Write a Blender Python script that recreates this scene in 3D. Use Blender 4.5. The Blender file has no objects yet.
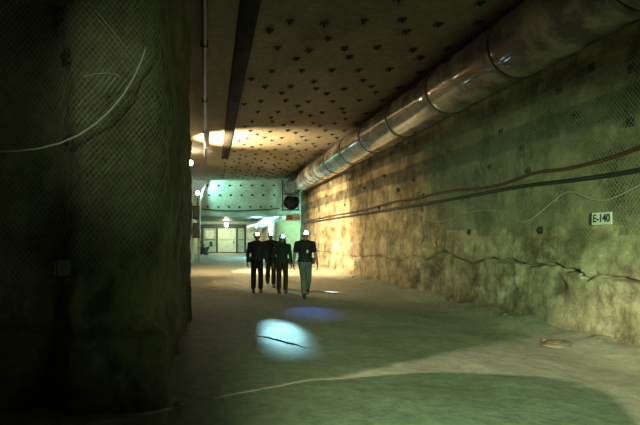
import bpy, bmesh, math, random
from mathutils import Vector, Matrix, noise

random.seed(7)
scene = bpy.context.scene
COL = scene.collection
F = 500.0                       # focal length in pixels of the 640 x 425 frame
EYE = 1.56

# ------------------------------------------------------------------ camera
cam_d = bpy.data.cameras.new('camera')
cam = bpy.data.objects.new('camera', cam_d)
COL.objects.link(cam)
cam.location = (0, 0, EYE)
cam.rotation_euler = (math.radians(90), 0, 0)
cam_d.sensor_width = 36.0
cam_d.lens = F / 640 * 36
cam_d.shift_x = 108 / 640
cam_d.shift_y = 25.5 / 640
cam_d.clip_start = 0.05
scene.camera = cam

# ------------------------------------------------------------------ world, exposure
w = bpy.data.worlds.new('mine_dark')
w.use_nodes = True
w.node_tree.nodes['Background'].inputs[0].default_value = (0.02, 0.028, 0.02, 1)
w.node_tree.nodes['Background'].inputs[1].default_value = 0.02
scene.world = w
scene.view_settings.view_transform = 'Standard'
scene.view_settings.look = 'None'
scene.view_settings.gamma = 1
scene.view_settings.use_curve_mapping = False
scene.view_settings.exposure = 0.0


def light(name, kind, loc, energy, color, aim=None, size=0.1, cone=60, blend=0.5):
    d = bpy.data.lights.new(name, kind)
    d.energy = energy
    d.color = color
    if kind == 'AREA':
        d.size = size
    else:
        d.shadow_soft_size = size
    if kind == 'SPOT':
        d.spot_size = math.radians(cone)
        d.spot_blend = blend
    o = bpy.data.objects.new(name, d)
    COL.objects.link(o)
    o.location = loc
    if aim is not None:
        o.rotation_euler = (Vector(aim) - Vector(loc)).to_track_quat('-Z', 'Y').to_euler()
    return o


GREEN = (0.62, 1.0, 0.50)
WARM = (1.0, 0.79, 0.45)
TAN = (1.0, 0.84, 0.58)
TEAL = (0.36, 1.0, 0.80)
CYAN = (0.38, 0.86, 1.0)
BLUE = (0.08, 0.20, 1.0)

# flood lamp of the junction behind the camera (greenish mercury light)
light('junction_flood', 'SPOT', (0.1, -3.6, 1.75), 7600, GREEN, aim=(4.6, 7.0, -0.6), size=0.15, cone=48, blend=0.8)
# weak fill light added to brighten the face of the left pillar
light('pillar_fill', 'SPOT', (-2.4, -2.6, 3.8), 560, (0.82, 1.0, 0.60), aim=(-0.40, 4.6, 2.7), size=0.15, cone=21, blend=1.0)
# low lamp in the left crosscut: its beam passes the pillar's foot
light('crosscut_lamp', 'SPOT', (-6.0, 0.95, 3.8), 6500, TAN, aim=(1.8, 4.3, 0.0), size=0.02, cone=30, blend=0.8)


# ------------------------------------------------------------------ helpers
def tag(o, label=None, cat=None, group=None, kind=None):
    if label: o['label'] = label
    if cat: o['category'] = cat
    if group: o['group'] = group
    if kind: o['kind'] = kind
    return o


def empty(name, loc=(0, 0, 0), label=None, cat=None, group=None, kind=None, rz=0):
    o = bpy.data.objects.new(name, None)
    o.empty_display_size = 0.2
    COL.objects.link(o)
    o.location = loc
    o.rotation_euler = (0, 0, rz)
    return tag(o, label, cat, group, kind)


def link(name, me, parent=None, loc=(0, 0, 0)):
    o = bpy.data.objects.new(name, me)
    COL.objects.link(o)
    o.location = loc
    if parent is not None:
        o.parent = parent
    return o


class MB:
    """collects shapes of one mesh"""
    def __init__(self):
        self.v = []
        self.f = []

    def add(self, vs, fs):
        n = len(self.v)
        self.v += [tuple(p) for p in vs]
        self.f += [tuple(i + n for i in f) for f in fs]
        return self

    def box(self, c, s, rot=None, bevel=0.0):
        bm = bmesh.new()
        bmesh.ops.create_cube(bm, size=1)
        for q in bm.verts:
            q.co = Vector((q.co.x * s[0], q.co.y * s[1], q.co.z * s[2]))
        if bevel > 0:
            bmesh.ops.bevel(bm, geom=bm.edges[:], offset=bevel, segments=1, affect='EDGES')
        M = Matrix.Translation(c) @ (rot.to_matrix().to_4x4() if rot is not None else Matrix())
        bm.verts.index_update()
        vs = [M @ q.co for q in bm.verts]
        fs = [[q.index for q in f.verts] for f in bm.faces]
        bm.free()
        return self.add(vs, fs)

    def loft(self, rings, n=12, caps=True):
        """rings: (centre, u-axis vector, v-axis vector)"""
        vs, fs = [], []
        for c, u, v in rings:
            c, u, v = Vector(c), Vector(u), Vector(v)
            for k in range(n):
                a = 2 * math.pi * k / n
                vs.append(c + u * math.cos(a) + v * math.sin(a))
        for i in range(len(rings) - 1):
            for k in range(n):
                a, b = i * n + k, i * n + (k + 1) % n
                fs.append((a, b, b + n, a + n))
        if caps:
            fs.append(tuple(range(n - 1, -1, -1)))
            m = (len(rings) - 1) * n
            fs.append(tuple(m + k for k in range(n)))
        return self.add(vs, fs)

    def tube(self, pts, r, n=6, caps=True):
        pts = [Vector(p) for p in pts]
        rs = r if isinstance(r, (list, tuple)) else [r] * len(pts)
        rings = []
        ref = None
        for i, p in enumerate(pts):
            t = (pts[min(i + 1, len(pts) - 1)] - pts[max(i - 1, 0)])
            if t.length < 1e-9: t = Vector((0, 0, 1))
            t.normalize()
            if ref is None:
                ref = Vector((0, 0, 1)) if abs(t.z) < 0.9 else Vector((1, 0, 0))
            u = (ref - t * ref.dot(t))
            if u.length < 1e-4:
                u = t.orthogonal()
            u.normalize()
            v = t.cross(u)
            ref = u
            rings.append((p, u * rs[i], v * rs[i]))
        return self.loft(rings, n, caps)

    def ell(self, c, r, nu=12, nv=8, rot=None):
        c = Vector(c)
        vs = [Vector((0, 0, -r[2]))]
        for j in range(1, nv):
            t = -math.pi / 2 + math.pi * j / nv
            for k in range(nu):
                a = 2 * math.pi * k / nu
                vs.append(Vector((r[0] * math.cos(t) * math.cos(a), r[1] * math.cos(t) * math.sin(a), r[2] * math.sin(t))))
        vs.append(Vector((0, 0, r[2])))
        fs = []
        for k in range(nu):
            fs.append((0, 1 + (k + 1) % nu, 1 + k))
            for j in range(nv - 2):
                a, b = 1 + j * nu + k, 1 + j * nu + (k + 1) % nu
                fs.append((a, b, b + nu, a + nu))
            m = 1 + (nv - 2) * nu
            fs.append((m + k, m + (k + 1) % nu, len(vs) - 1))
        if rot is not None:
            vs = [rot @ p for p in vs]
        return self.add([p + c for p in vs], fs)

    def caps(self, p0, p1, r0, r1, n=12):
        """tapered capsule"""
        p0, p1 = Vector(p0), Vector(p1)
        self.ell(p0, (r0,) * 3, n, 8)
        self.ell(p1, (r1,) * 3, n, 8)
        return self.tube([p0, p1], [r0, r1], n)

    def prism(self, poly, y0, y1):
        """poly in x,z extruded in y"""
        n = len(poly)
        vs = [(p[0], y0, p[1]) for p in poly] + [(p[0], y1, p[1]) for p in poly]
        fs = [tuple(range(n)), tuple(range(2 * n - 1, n - 1, -1))]
        for i in range(n):
            j = (i + 1) % n
            fs.append((j, i, i + n, j + n))
        return self.add(vs, fs)

    def mesh(self, name, m=None, smooth=False, fix=True):
        me = bpy.data.meshes.new(name)
        me.from_pydata(self.v, [], self.f)
        if fix:
            bm = bmesh.new(); bm.from_mesh(me)
            bmesh.ops.recalc_face_normals(bm, faces=bm.faces)
            bm.to_mesh(me); bm.free()
        if smooth:
            for p in me.polygons: p.use_smooth = True
        if m is not None: me.materials.append(m)
        me.update()
        return me

    def build(self, name, m=None, parent=None, smooth=False, loc=(0, 0, 0), fix=True):
        return link(name, self.mesh(name, m, smooth, fix), parent, loc)


def fused(mb, name, m, parent, voxel=0.01, smooth_it=4):
    """one continuous skin over overlapping shapes"""
    me = mb.mesh(name + '_raw')
    tmp = bpy.data.objects.new('tmp', me)
    COL.objects.link(tmp)
    r = tmp.modifiers.new('r', 'REMESH'); r.mode = 'VOXEL'; r.voxel_size = voxel; r.use_smooth_shade = True
    s = tmp.modifiers.new('s', 'SMOOTH'); s.factor = 0.5; s.iterations = smooth_it
    dg = bpy.context.evaluated_depsgraph_get()
    out = bpy.data.meshes.new_from_object(tmp.evaluated_get(dg))
    bpy.data.objects.remove(tmp); bpy.data.meshes.remove(me)
    out.name = name
    out.materials.clear(); out.materials.append(m)
    for p in out.polygons: p.use_smooth = True
    return link(name, out, parent)


def N(p, s=1.0, oct_=4):
    return noise.fractal(Vector(p) * s, 1.0, 2.0, oct_, noise_basis='PERLIN_ORIGINAL')


def sst(a, b, x):
    t = max(0, min(1, (x - a) / (b - a)))
    return t * t * (3 - 2 * t)


def px(x, y, Z):
    """point of the photograph's pixel at distance Z down the drift"""
    return Vector(((x - 212) * Z / F, Z, EYE + (238 - y) * Z / F))


# ------------------------------------------------------------------ materials
def new_mat(name):
    m = bpy.data.materials.new(name); m.use_nodes = True
    return m, m.node_tree.nodes, m.node_tree.links, m.node_tree.nodes['Principled BSDF']


def plain(name, col, rough=0.6, metal=0.0, var=0.25, scale=8.0, bump=0.15, spec=0.5):
    m, nd, lk, b = new_mat(name)
    tc = nd.new('ShaderNodeTexCoord')
    nz = nd.new('ShaderNodeTexNoise'); nz.inputs['Scale'].default_value = scale; nz.inputs['Detail'].default_value = 6
    lk.new(tc.outputs['Object'], nz.inputs['Vector'])
    cr = nd.new('ShaderNodeValToRGB')
    cr.color_ramp.elements[0].position = 0.3; cr.color_ramp.elements[1].position = 0.7
    cr.color_ramp.elements[0].color = tuple(c * (1 - var) for c in col) + (1,)
    cr.color_ramp.elements[1].color = tuple(min(1, c * (1 + var)) for c in col) + (1,)
    lk.new(nz.outputs['Fac'], cr.inputs[0]); lk.new(cr.outputs[0], b.inputs['Base Color'])
    b.inputs['Roughness'].default_value = rough; b.inputs['Metallic'].default_value = metal
    b.inputs['Specular IOR Level'].default_value = spec
    if bump:
        bp = nd.new('ShaderNodeBump'); bp.inputs['Strength'].default_value = bump; bp.inputs['Distance'].default_value = 0.02
        n2 = nd.new('ShaderNodeTexNoise'); n2.inputs['Scale'].default_value = scale * 5; n2.inputs['Detail'].default_value = 4
        lk.new(tc.outputs['Object'], n2.inputs['Vector'])
        lk.new(n2.outputs['Fac'], bp.inputs['Height']); lk.new(bp.outputs[0], b.inputs['Normal'])
    return m


def emit(name, col, s):
    m, nd, lk, b = new_mat(name)
    b.inputs['Base Color'].default_value = (*col, 1)
    b.inputs['Emission Color'].default_value = (*col, 1)
    b.inputs['Emission Strength'].default_value = s
    return m


def rock(name, dark, light_, scale=0.8, bump=0.6, strata=None, stain=0.5, rough=0.85, stretch=(1, 1, 1), white=0.0):
    m, nd, lk, b = new_mat(name)
    tc = nd.new('ShaderNodeTexCoord')
    mp = nd.new('ShaderNodeMapping'); mp.inputs['Scale'].default_value = stretch
    lk.new(tc.outputs['Object'], mp.inputs['Vector'])

    def tex(s, d=8, src=mp.outputs[0], r=0.6):
        n = nd.new('ShaderNodeTexNoise'); n.inputs['Scale'].default_value = s
        n.inputs['Detail'].default_value = d; n.inputs['Roughness'].default_value = r
        lk.new(src, n.inputs['Vector']); return n.outputs['Fac']

    def ramp(src, p0, c0, p1, c1):
        r = nd.new('ShaderNodeValToRGB')
        r.color_ramp.elements[0].position = p0; r.color_ramp.elements[1].position = p1
        r.color_ramp.elements[0].color = (*c0, 1); r.color_ramp.elements[1].color = (*c1, 1)
        lk.new(src, r.inputs[0]); return r

    def mix(mode, fac, a, c):
        x = nd.new('ShaderNodeMix'); x.data_type = 'RGBA'; x.blend_type = mode
        if isinstance(fac, (int, float)): x.inputs[0].default_value = fac
        else: lk.new(fac, x.inputs[0])
        lk.new(a, x.inputs[6]); lk.new(c, x.inputs[7]); return x.outputs[2]
    base = ramp(tex(scale), 0.34, dark, 0.66, light_).outputs[0]
    fine = ramp(tex(scale * 14, 6, tc.outputs['Object'], 0.75), 0.3, (0.55,) * 3, 0.7, (1.25,) * 3).outputs[0]
    c = mix('MULTIPLY', 0.8, base, fine)
    if stain:
        # dark run-off stains, drawn down the face
        m2 = nd.new('ShaderNodeMapping'); m2.inputs['Scale'].default_value = (1, 1, 0.6)
        lk.new(tc.outputs['Object'], m2.inputs['Vector'])
        st = ramp(tex(1.5, 10, m2.outputs[0], 0.8), 0.40, (0.28, 0.23, 0.17), 0.52, (1, 1, 1)).outputs[0]
        c = mix('MULTIPLY', stain, c, st)
    if white:
        ef = ramp(tex(1.7, 8, tc.outputs['Object'], 0.7), 0.58, (0, 0, 0), 0.70, (1, 1, 1)).outputs[0]
        wv = nd.new('ShaderNodeRGB'); wv.outputs[0].default_value = (0.74, 0.69, 0.56, 1)
        sc = nd.new('ShaderNodeMath'); sc.operation = 'MULTIPLY'; lk.new(ef, sc.inputs[0]); sc.inputs[1].default_value = white
        c = mix('MIX', sc.outputs[0], c, wv.outputs[0])
    if strata:
        sp = nd.new('ShaderNodeSeparateXYZ'); lk.new(tc.outputs['Object'], sp.inputs[0])
        ad = nd.new('ShaderNodeMath'); ad.operation = 'MULTIPLY_ADD'
        lk.new(tex(0.7, 6, tc.outputs['Object']), ad.inputs[0]); ad.inputs[1].default_value = 0.22
        lk.new(sp.outputs['Z'], ad.inputs[2])
        dv = nd.new('ShaderNodeMath'); dv.operation = 'DIVIDE'; lk.new(ad.outputs[0], dv.inputs[0]); dv.inputs[1].default_value = 6.0
        r = nd.new('ShaderNodeValToRGB')
        els = r.color_ramp.elements
        while len(els) > 1: els.remove(els[-1])
        first = True
        for z, v in strata:
            if first: e = els[0]; e.position = (z + 0.11) / 6; first = False
            else: e = els.new((z + 0.11) / 6)
            e.color = (v[0], v[1], v[2], 1)
        lk.new(dv.outputs[0], r.inputs[0])
        c = mix('MULTIPLY', 1.0, c, r.outputs[0])
    lk.new(c, b.inputs['Base Color'])
    b.inputs['Roughness'].default_value = rough
    b.inputs['Specular IOR Level'].default_value = 0.3
    bp = nd.new('ShaderNodeBump'); bp.inputs['Strength'].default_value = bump; bp.inputs['Distance'].default_value = 0.04
    bh = nd.new('ShaderNodeMath'); bh.operation = 'MULTIPLY_ADD'
    lk.new(tex(6, 10, tc.outputs['Object'], 0.7), bh.inputs[0]); bh.inputs[1].default_value = 1.0
    lk.new(tex(1.4, 6), bh.inputs[2])
    lk.new(bh.outputs[0], bp.inputs['Height']); lk.new(bp.outputs[0], b.inputs['Normal'])
    return m


def g(v): return (v, v, v)


M_wall = rock('salt_rib', (0.20, 0.165, 0.10), (0.62, 0.54, 0.37), 2.2, 0.6, stain=0.8, white=0.7, stretch=(1, 0.6, 1), strata=[
    (0.0, (0.66, 0.64, 0.62)), (0.5, (0.86, 0.84, 0.82)), (1.45, (1.02, 1.0, 0.97)), (1.52, (0.92, 0.87, 0.78)), (2.3, (0.95, 0.90, 0.80)),
    (3.20, (0.82, 0.80, 0.72)), (3.28, (0.34, 0.34, 0.32)), (3.62, (0.38, 0.37, 0.35)), (3.68, (0.92, 0.84, 0.70)), (3.92, (0.88, 0.80, 0.66)),
    (3.98, (0.44, 0.42, 0.39)), (4.3, (0.48, 0.45, 0.40)), (4.38, (0.80, 0.74, 0.62)), (5.2, (0.6, 0.56, 0.5))])
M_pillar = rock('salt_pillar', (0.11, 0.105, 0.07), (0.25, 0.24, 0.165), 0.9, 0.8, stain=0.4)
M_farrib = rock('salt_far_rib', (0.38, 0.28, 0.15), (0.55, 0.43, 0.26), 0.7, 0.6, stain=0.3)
M_ceil = rock('salt_roof', (0.15, 0.124, 0.082), (0.275, 0.23, 0.155), 0.5, 0.35, stain=0.0, stretch=(1, 0.35, 1))
M_floor = rock('packed_salt_floor', (0.285, 0.285, 0.222), (0.385, 0.378, 0.30), 0.45, 0.35, stain=0.0, rough=0.75, stretch=(1, 0.5, 1))
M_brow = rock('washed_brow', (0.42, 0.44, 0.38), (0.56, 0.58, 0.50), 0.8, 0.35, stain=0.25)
M_chunk = rock('salt_chunk', (0.16, 0.13, 0.09), (0.36, 0.31, 0.22), 3.0, 0.7, stain=0.0)
M_plate = plain('bolt_steel', (0.035, 0.028, 0.02), 0.7, 0.3, 0.4, 20, 0.2)
M_wire = plain('mesh_wire', (0.24, 0.24, 0.18), 0.5, 0.2, 0.2, 10, 0)
M_wire2 = plain('mesh_wire_galvanised', (0.26, 0.255, 0.19), 0.45, 0.2, 0.2, 10, 0)
M_cable = plain('black_cable', (0.022, 0.018, 0.014), 0.6, 0.0, 0.2, 10, 0)
M_redcable = plain('brown_cable', (0.09, 0.032, 0.016), 0.6, 0.0, 0.2, 10, 0)
M_strand = plain('pale_strand', (0.36, 0.34, 0.27), 0.5, 0.0, 0.2, 10, 0)
M_palecable = plain('pale_cable', (0.55, 0.53, 0.45), 0.45, 0.0, 0.1, 10, 0)
M_conduit = plain('conduit_paint', (0.022, 0.019, 0.016), 0.5, 0.3, 0.2, 8, 0.1)
M_strip = plain('strip_dark', (0.02, 0.016, 0.012), 0.9, 0.0, 0.3, 4, 0.2, 0.1)
M_band = plain('duct_band', (0.13, 0.11, 0.08), 0.45, 0.7, 0.3, 8, 0.2)
M_black = plain('black_metal', (0.018, 0.017, 0.016), 0.55, 0.2, 0.3, 6, 0.2)
M_white = plain('sign_white', (0.72, 0.72, 0.62), 0.5, 0.0, 0.06, 6, 0)
M_orange = plain('sign_orange', (0.62, 0.32, 0.16), 0.5, 0.0, 0.1, 6, 0)
M_ink = plain('sign_ink', (0.02, 0.02, 0.02), 0.6, 0.0, 0.1, 6, 0)
M_redink = plain('sign_red', (0.40, 0.06, 0.03), 0.6, 0.0, 0.1, 6, 0)
M_doorw = plain('door_paint', (0.62, 0.66, 0.50), 0.45, 0.0, 0.15, 2, 0.05)
M_doorg = plain('door_paint_green', (0.30, 0.40, 0.28), 0.5, 0.0, 0.25, 2, 0.05)
M_frame = plain('door_frame_steel', (0.03, 0.035, 0.025), 0.5, 0.2, 0.2, 6, 0)
M_tube = plain('vent_fabric', (0.62, 0.66, 0.62), 0.4, 0.0, 0.15, 4, 0.1)
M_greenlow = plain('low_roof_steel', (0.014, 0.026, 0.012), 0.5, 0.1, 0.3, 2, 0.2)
M_box = plain('box_grey', (0.12, 0.13, 0.11), 0.5, 0.2, 0.2, 6, 0)
M_hose = plain('hose_rubber', (0.02, 0.035, 0.025), 0.5, 0.0, 0.2, 10, 0)
M_lamph = plain('lamp_housing', (0.10, 0.10, 0.09), 0.4, 0.5, 0.2, 6, 0)
M_warm = emit('sodium_globe', (1.0, 0.80, 0.46), 30)
M_warm2 = emit('sodium_globe_bright', (1.0, 0.86, 0.58), 260)
M_cold = emit('mercury_globe', (0.75, 0.95, 1.0), 25)
M_doorl = emit('door_lamp_globe', (1.0, 0.93, 0.65), 25)

# duct: stained glossy galvanised sheet
M_duct, nd, lk, b = new_mat('duct_sheet')
tc = nd.new('ShaderNodeTexCoord')
n1 = nd.new('ShaderNodeTexNoise'); n1.inputs['Scale'].default_value = 1.3; n1.inputs['Detail'].default_value = 8; n1.inputs['Roughness'].default_value = 0.65
lk.new(tc.outputs['Object'], n1.inputs['Vector'])
r1 = nd.new('ShaderNodeValToRGB'); r1.color_ramp.elements[0].position = 0.44; r1.color_ramp.elements[1].position = 0.60
r1.color_ramp.elements[0].color = (0.045, 0.038, 0.026, 1); r1.color_ramp.elements[1].color = (0.30, 0.27, 0.21, 1)
lk.new(n1.outputs['Fac'], r1.inputs[0]); lk.new(r1.outputs[0], b.inputs['Base Color'])
b.inputs['Metallic'].default_value = 0.1
b.inputs['Roughness'].default_value = 0.6
b.inputs['Coat Weight'].default_value = 1.0; b.inputs['Coat Roughness'].default_value = 0.06; b.inputs['Coat IOR'].default_value = 1.55
n2 = nd.new('ShaderNodeTexNoise'); n2.inputs['Scale'].default_value = 9; n2.inputs['Detail'].default_value = 5
lk.new(tc.outputs['Object'], n2.inputs['Vector'])
bp = nd.new('ShaderNodeBump'); bp.inputs['Strength'].default_value = 0.07; bp.inputs['Distance'].default_value = 0.01
lk.new(n2.outputs['Fac'], bp.inputs['Height']); lk.new(bp.outputs[0], b.inputs['Normal']); lk.new(bp.outputs[0], b.inputs['Coat Normal'])


# ------------------------------------------------------------------ setting: grids
def grid(name, us, vs, fn, m, parent=None, smooth=True, flip=False):
    P = [fn(u, v) for v in vs for u in us]
    nu = len(us)
    fs = []
    for j in range(len(vs) - 1):
        for i in range(nu - 1):
            a = j * nu + i
            q = (a, a + 1, a + 1 + nu, a + nu)
            fs.append(q[::-1] if flip else q)
    mb = MB(); mb.v = [tuple(p) for p in P]; mb.f = fs
    return mb.build(name, m, parent, smooth, fix=False)


def rng(a, b, step):
    n = max(1, round((b - a) / step))
    return [a + (b - a) * i / n for i in range(n + 1)]


WALLX = 5.72
CEIL = EYE + 3.84


def floor_z(x, y):
    z = 0.025 * N((x, y * 0.5, 0), 0.5, 3) + 0.012 * N((x, y, 3), 2.5, 3)
    # muck swept against the right rib
    d = WALLX - x
    if 3.5 < y < 33:
        z += sst(0.95, 0.0, d) * (0.10 + 0.10 * (N((y, 2, 5), 0.9, 3) + 0.3)) + sst(0.6, 0.1, d) * 0.05 * N((x, y, 9), 4, 3)
    # shallow wheel ruts
    for cx in (1.2, 3.0):
        c = cx + 0.25 * math.sin(y * 0.16 + cx)
        z -= 0.018 * math.exp(-((x - c) / 0.28) ** 2)
    return z


fl = grid('floor', rng(-9, 12, 0.105), rng(-3, 53, 0.14), lambda x, y: (x, y, floor_z(x, y)), M_floor)
tag(fl, 'packed salt floor of the mine drift with wheel ruts', 'floor', kind='structure')


# crack in the floor where the cap lamps shine
ck = []
for i in range(21):
    X, Y = 256 + 52 * i / 20, 335.5 + 11 * i / 20 + 1.0 * N((i * 0.3, 0, 0), 1, 3)
    Z = F * EYE / (Y - 238); x = (X - 212) * Z / F
    ck.append((x, Z, floor_z(x, Z) + 0.001))
MB().tube(ck, [0.004 + 0.012 * math.sin(math.pi * i / 20) for i in range(21)], 5).build('floor_crack', M_plate, fl)


def ceil_z(x, y):
    return CEIL + 0.03 * N((x, y * 0.4, 20), 0.7, 3) + 0.012 * N((x, y, 23), 3, 2)


ce = grid('ceiling', rng(-9, 7, 0.16), rng(-4, 33.4, 0.2), lambda x, y: (x, y, ceil_z(x, y)), M_ceil, flip=True)
tag(ce, 'flat salt roof of the drift studded with dark bolt plates', 'ceiling', kind='structure')

CRACK = [(4.0, 0.98), (6.6, 1.02), (7.2, 1.05), (7.45, 1.06), (7.62, 0.97), (7.75, 1.09), (8.05, 1.10), (8.3, 1.17), (8.7, 1.16), (8.95, 1.10),
         (9.4, 1.19), (9.8, 1.15), (10.3, 1.22), (10.9, 1.05), (11.6, 1.15), (12.3, 1.32), (13.2, 1.02), (14.2, 1.1), (15.2, 0.9), (17, 1.0), (20, 0.85), (24, 0.9), (33, 0.9)]


def crack_z(y):
    for (a, za), (b, zb) in zip(CRACK, CRACK[1:]):
        if a <= y <= b:
            return -0.05 + za + (zb - za) * (y - a) / (b - a) + 0.03 * N((y, 0, 41), 5, 3)
    return 0.95


def wall_x(y, z):
    x = WALLX + 0.05 * N((0, y * 0.6, z), 0.6, 3) + 0.015 * N((3, y, z), 3, 3)
    low = sst(1.60, 1.42, z)                         # spalled lower band stands a little proud
    x -= low * (0.035 + 0.015 * (N((7, y, z * 1.2), 1.6, 5)) + 0.018 * N((9, y, z), 5, 4))
    cz = crack_z(y)
    wdt = 0.022 + 0.02 * N((y, 5, 1), 1.4, 2)
    d = abs(z - cz)
    if d < 0.12:
        x += 0.22 * math.exp(-(d / max(wdt, 0.016)) ** 2) * (1 if y < 14 else 0.4)
    # chunk broken out below the crack
    x += 0.10 * sst(0.45, 0.05, math.hypot((y - 8.3) / 0.7, (z - 0.78) / 0.45))
    x -= 0.06 * sst(0.4, 0, z)
    return x


ys = rng(3.0, 14, 0.05) + rng(14, 32.3, 0.12)[1:]
zs = rng(-0.2, 0.75, 0.04) + rng(0.75, 1.4, 0.014)[1:] + rng(1.4, 1.7, 0.04)[1:] + rng(1.7, 5.55, 0.09)[1:]
wr = grid('wall_right', ys, zs, lambda y, z: (wall_x(y, z), y, z), M_wall)
tag(wr, 'long tan salt rib with strata bands and a ragged crack', 'wall', kind='structure')
# the end of the right rib turning into the side drift
gw = grid('wall_right_corner', rng(0, 7, 0.3), rng(-0.2, 5.5, 0.3), lambda u, z: (wall_x(32.3, z) + u, 32.3 + 0.12 * math.sqrt(u) + 0.05 * N((u, z, 1), 1, 3) * min(1, u), z), M_wall, flip=True)
tag(gw, 'end of the right rib where the side drift begins', 'wall', kind='structure')


# left pillar, plan polyline (side face, nose, chamfered face, set-back face)
def xoff(z):
    h = [(0, 0.0), (0.68, 0.0), (0.75, -0.05), (1.2, 0.0), (1.9, 0.05), (2.9, 0.07), (3.9, 0.0), (6, -0.03)]
    for (a, va), (b_, vb) in zip(h, h[1:]):
        if a <= z <= b_: return va + (vb - va) * (z - a) / (b_ - a)
    return 0


PLAN = [(-1.35, 10.5), (-0.62, 10.35), (-0.43, 9.8), (-0.45, 7.5), (-0.49, 5.2), (-0.52, 4.86), (-0.57, 4.70), (-0.70, 4.61), (-1.22, 4.47), (-1.32, 4.54), (-1.42, 4.70), (-1.60, 4.70),
        (-2.6, 4.3), (-3.6, 3.3), (-4.25, 2.12), (-4.45, 1.935), (-4.7, 2.1), (-5.4, 2.6), (-7, 3.0), (-9, 3.2)]  # unseen bulge shaped to keep the crosscut beam off the pillar face
PL = [0.0]
for p, q in zip(PLAN, PLAN[1:]): PL.append(PL[-1] + math.dist(p, q))


def plan_at(s):
    s = max(0, min(PL[-1] - 1e-6, s))
    for i in range(len(PLAN) - 1):
        if s <= PL[i + 1]:
            t = (s - PL[i]) / (PL[i + 1] - PL[i])
            p = Vector(PLAN[i]).lerp(Vector(PLAN[i + 1]), t)
            return p
    return Vector(PLAN[-1])


def plan_n(s):
    d = plan_at(s + 0.12) - plan_at(s - 0.12)
    d.normalize()
    return Vector((-d.y, d.x)) if False else Vector((-d.y, d.x)) * -1 if False else Vector((-d.y, d.x))


def pillar_pt(s, z, out=0.0):
    p = plan_at(s); n = plan_n(s)
    cut = sst(PL[14], PL[12], s)
    o = out + (0.07 * N((p.x * 1.5, p.y * 1.5, z), 1.1, 4) + 0.035 * N((p.x, p.y, z * 1.0 + 7), 4, 4)) * (0.1 + 0.9 * cut)
    front = sst(PL[4], PL[6], s) * cut
    # ledge of unscaled salt at the foot
    led = sst(0.73, 0.67, z + 0.03 * N((s, 1, 1), 2, 2)) * front
    o += 0.14 * led
    # slab spalled away above the ledge
    o -= 0.09 * front * sst(0.5, 0.15, math.hypot((s - PL[8] + 0.15) / 0.45, (z - 0.98) / 0.3))
    q = p + n * o
    return Vector((q.x + xoff(z) * sst(PL[1], PL[3], s) * cut, q.y, z))


# make the normal point into the drift
_t = plan_n(PL[3])
SGN = 1 if _t.x > 0 else -1
_pn = plan_n
plan_n = lambda s: _pn(s) * SGN
ss = rng(0, PL[4], 0.12) + rng(PL[4], PL[12], 0.035)[1:] + rng(PL[12], PL[-1], 0.12)[1:]
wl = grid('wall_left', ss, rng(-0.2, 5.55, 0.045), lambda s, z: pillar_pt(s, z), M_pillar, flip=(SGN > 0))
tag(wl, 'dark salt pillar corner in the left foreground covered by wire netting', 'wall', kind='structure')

# left rib behind the pillar
lf = grid('wall_left_far', rng(10.4, 53, 0.25), rng(-0.2, 5.55, 0.16),
          lambda y, z: (-1.25 + 0.07 * N((1, y, z), 0.8, 4) - 0.3 * sst(34, 40, y), y, z), M_farrib, flip=True)
tag(lf, 'warm lit left rib receding behind the dark pillar', 'wall', kind='structure')

# brow where the roof steps down, and the low roof behind it
BY0, BY1, BZ1 = 33.2, 35.6, EYE + 1.62


def brow_pt(x, t):
    y = BY0 + (BY1 - BY0) * t + 0.04 * N((x, t, 3), 1.2, 3)
    z = (CEIL + 0.05) * (1 - t) + BZ1 * t
    z -= 0.12 * math.sin(math.pi * max(0, min(1, (x + 1.3) / 5.9))) * sst(0.6, 1, t)
    y -= 0.35 * sst(4.0, 4.55, x) * sst(0, 0.3, t)
    return Vector((x, y, z))


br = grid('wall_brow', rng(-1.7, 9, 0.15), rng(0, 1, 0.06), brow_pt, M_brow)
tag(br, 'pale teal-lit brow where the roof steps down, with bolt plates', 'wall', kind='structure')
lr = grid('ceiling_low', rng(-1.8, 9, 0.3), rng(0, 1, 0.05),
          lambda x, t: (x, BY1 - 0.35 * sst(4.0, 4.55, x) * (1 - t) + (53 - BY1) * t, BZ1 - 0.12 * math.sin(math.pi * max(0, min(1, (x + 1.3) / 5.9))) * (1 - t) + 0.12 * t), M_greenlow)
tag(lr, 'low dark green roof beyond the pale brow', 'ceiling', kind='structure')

# far pillar right of the bulkhead (beyond the side drift)
fp = [(4.75, 53), (4.7, 39.4), (4.9, 38.8), (5.4, 38.5), (13, 38.2)]
fl_ = [0]
for p, q in zip(fp, fp[1:]): fl_.append(fl_[-1] + math.dist(p, q))


def fpt(s, z):
    for i in range(4):
        if s <= fl_[i + 1] + 1e-6:
            t = (s - fl_[i]) / (fl_[i + 1] - fl_[i]); p = Vector(fp[i]).lerp(Vector(fp[i + 1]), t); break
    return (p.x + 0.08 * N((p.x, p.y, z), 0.8, 3), p.y + 0.08 * N((p.x, p.y, z + 9), 0.8, 3), z)


wf = grid('wall_far_right', rng(0, fl_[-1], 0.25), rng(-0.2, 3.6, 0.2), fpt, M_farrib, flip=True)
tag(wf, 'pale far pillar behind the walking people', 'wall', kind='structure')
# far bulkhead wall
bw = MB().box((1.8, 52.6, 1.7), (7.6, 0.3, 3.6)).build('wall_far', M_doorg)
tag(bw, 'green steel bulkhead closing the end of the drift', 'wall', kind='structure')

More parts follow.
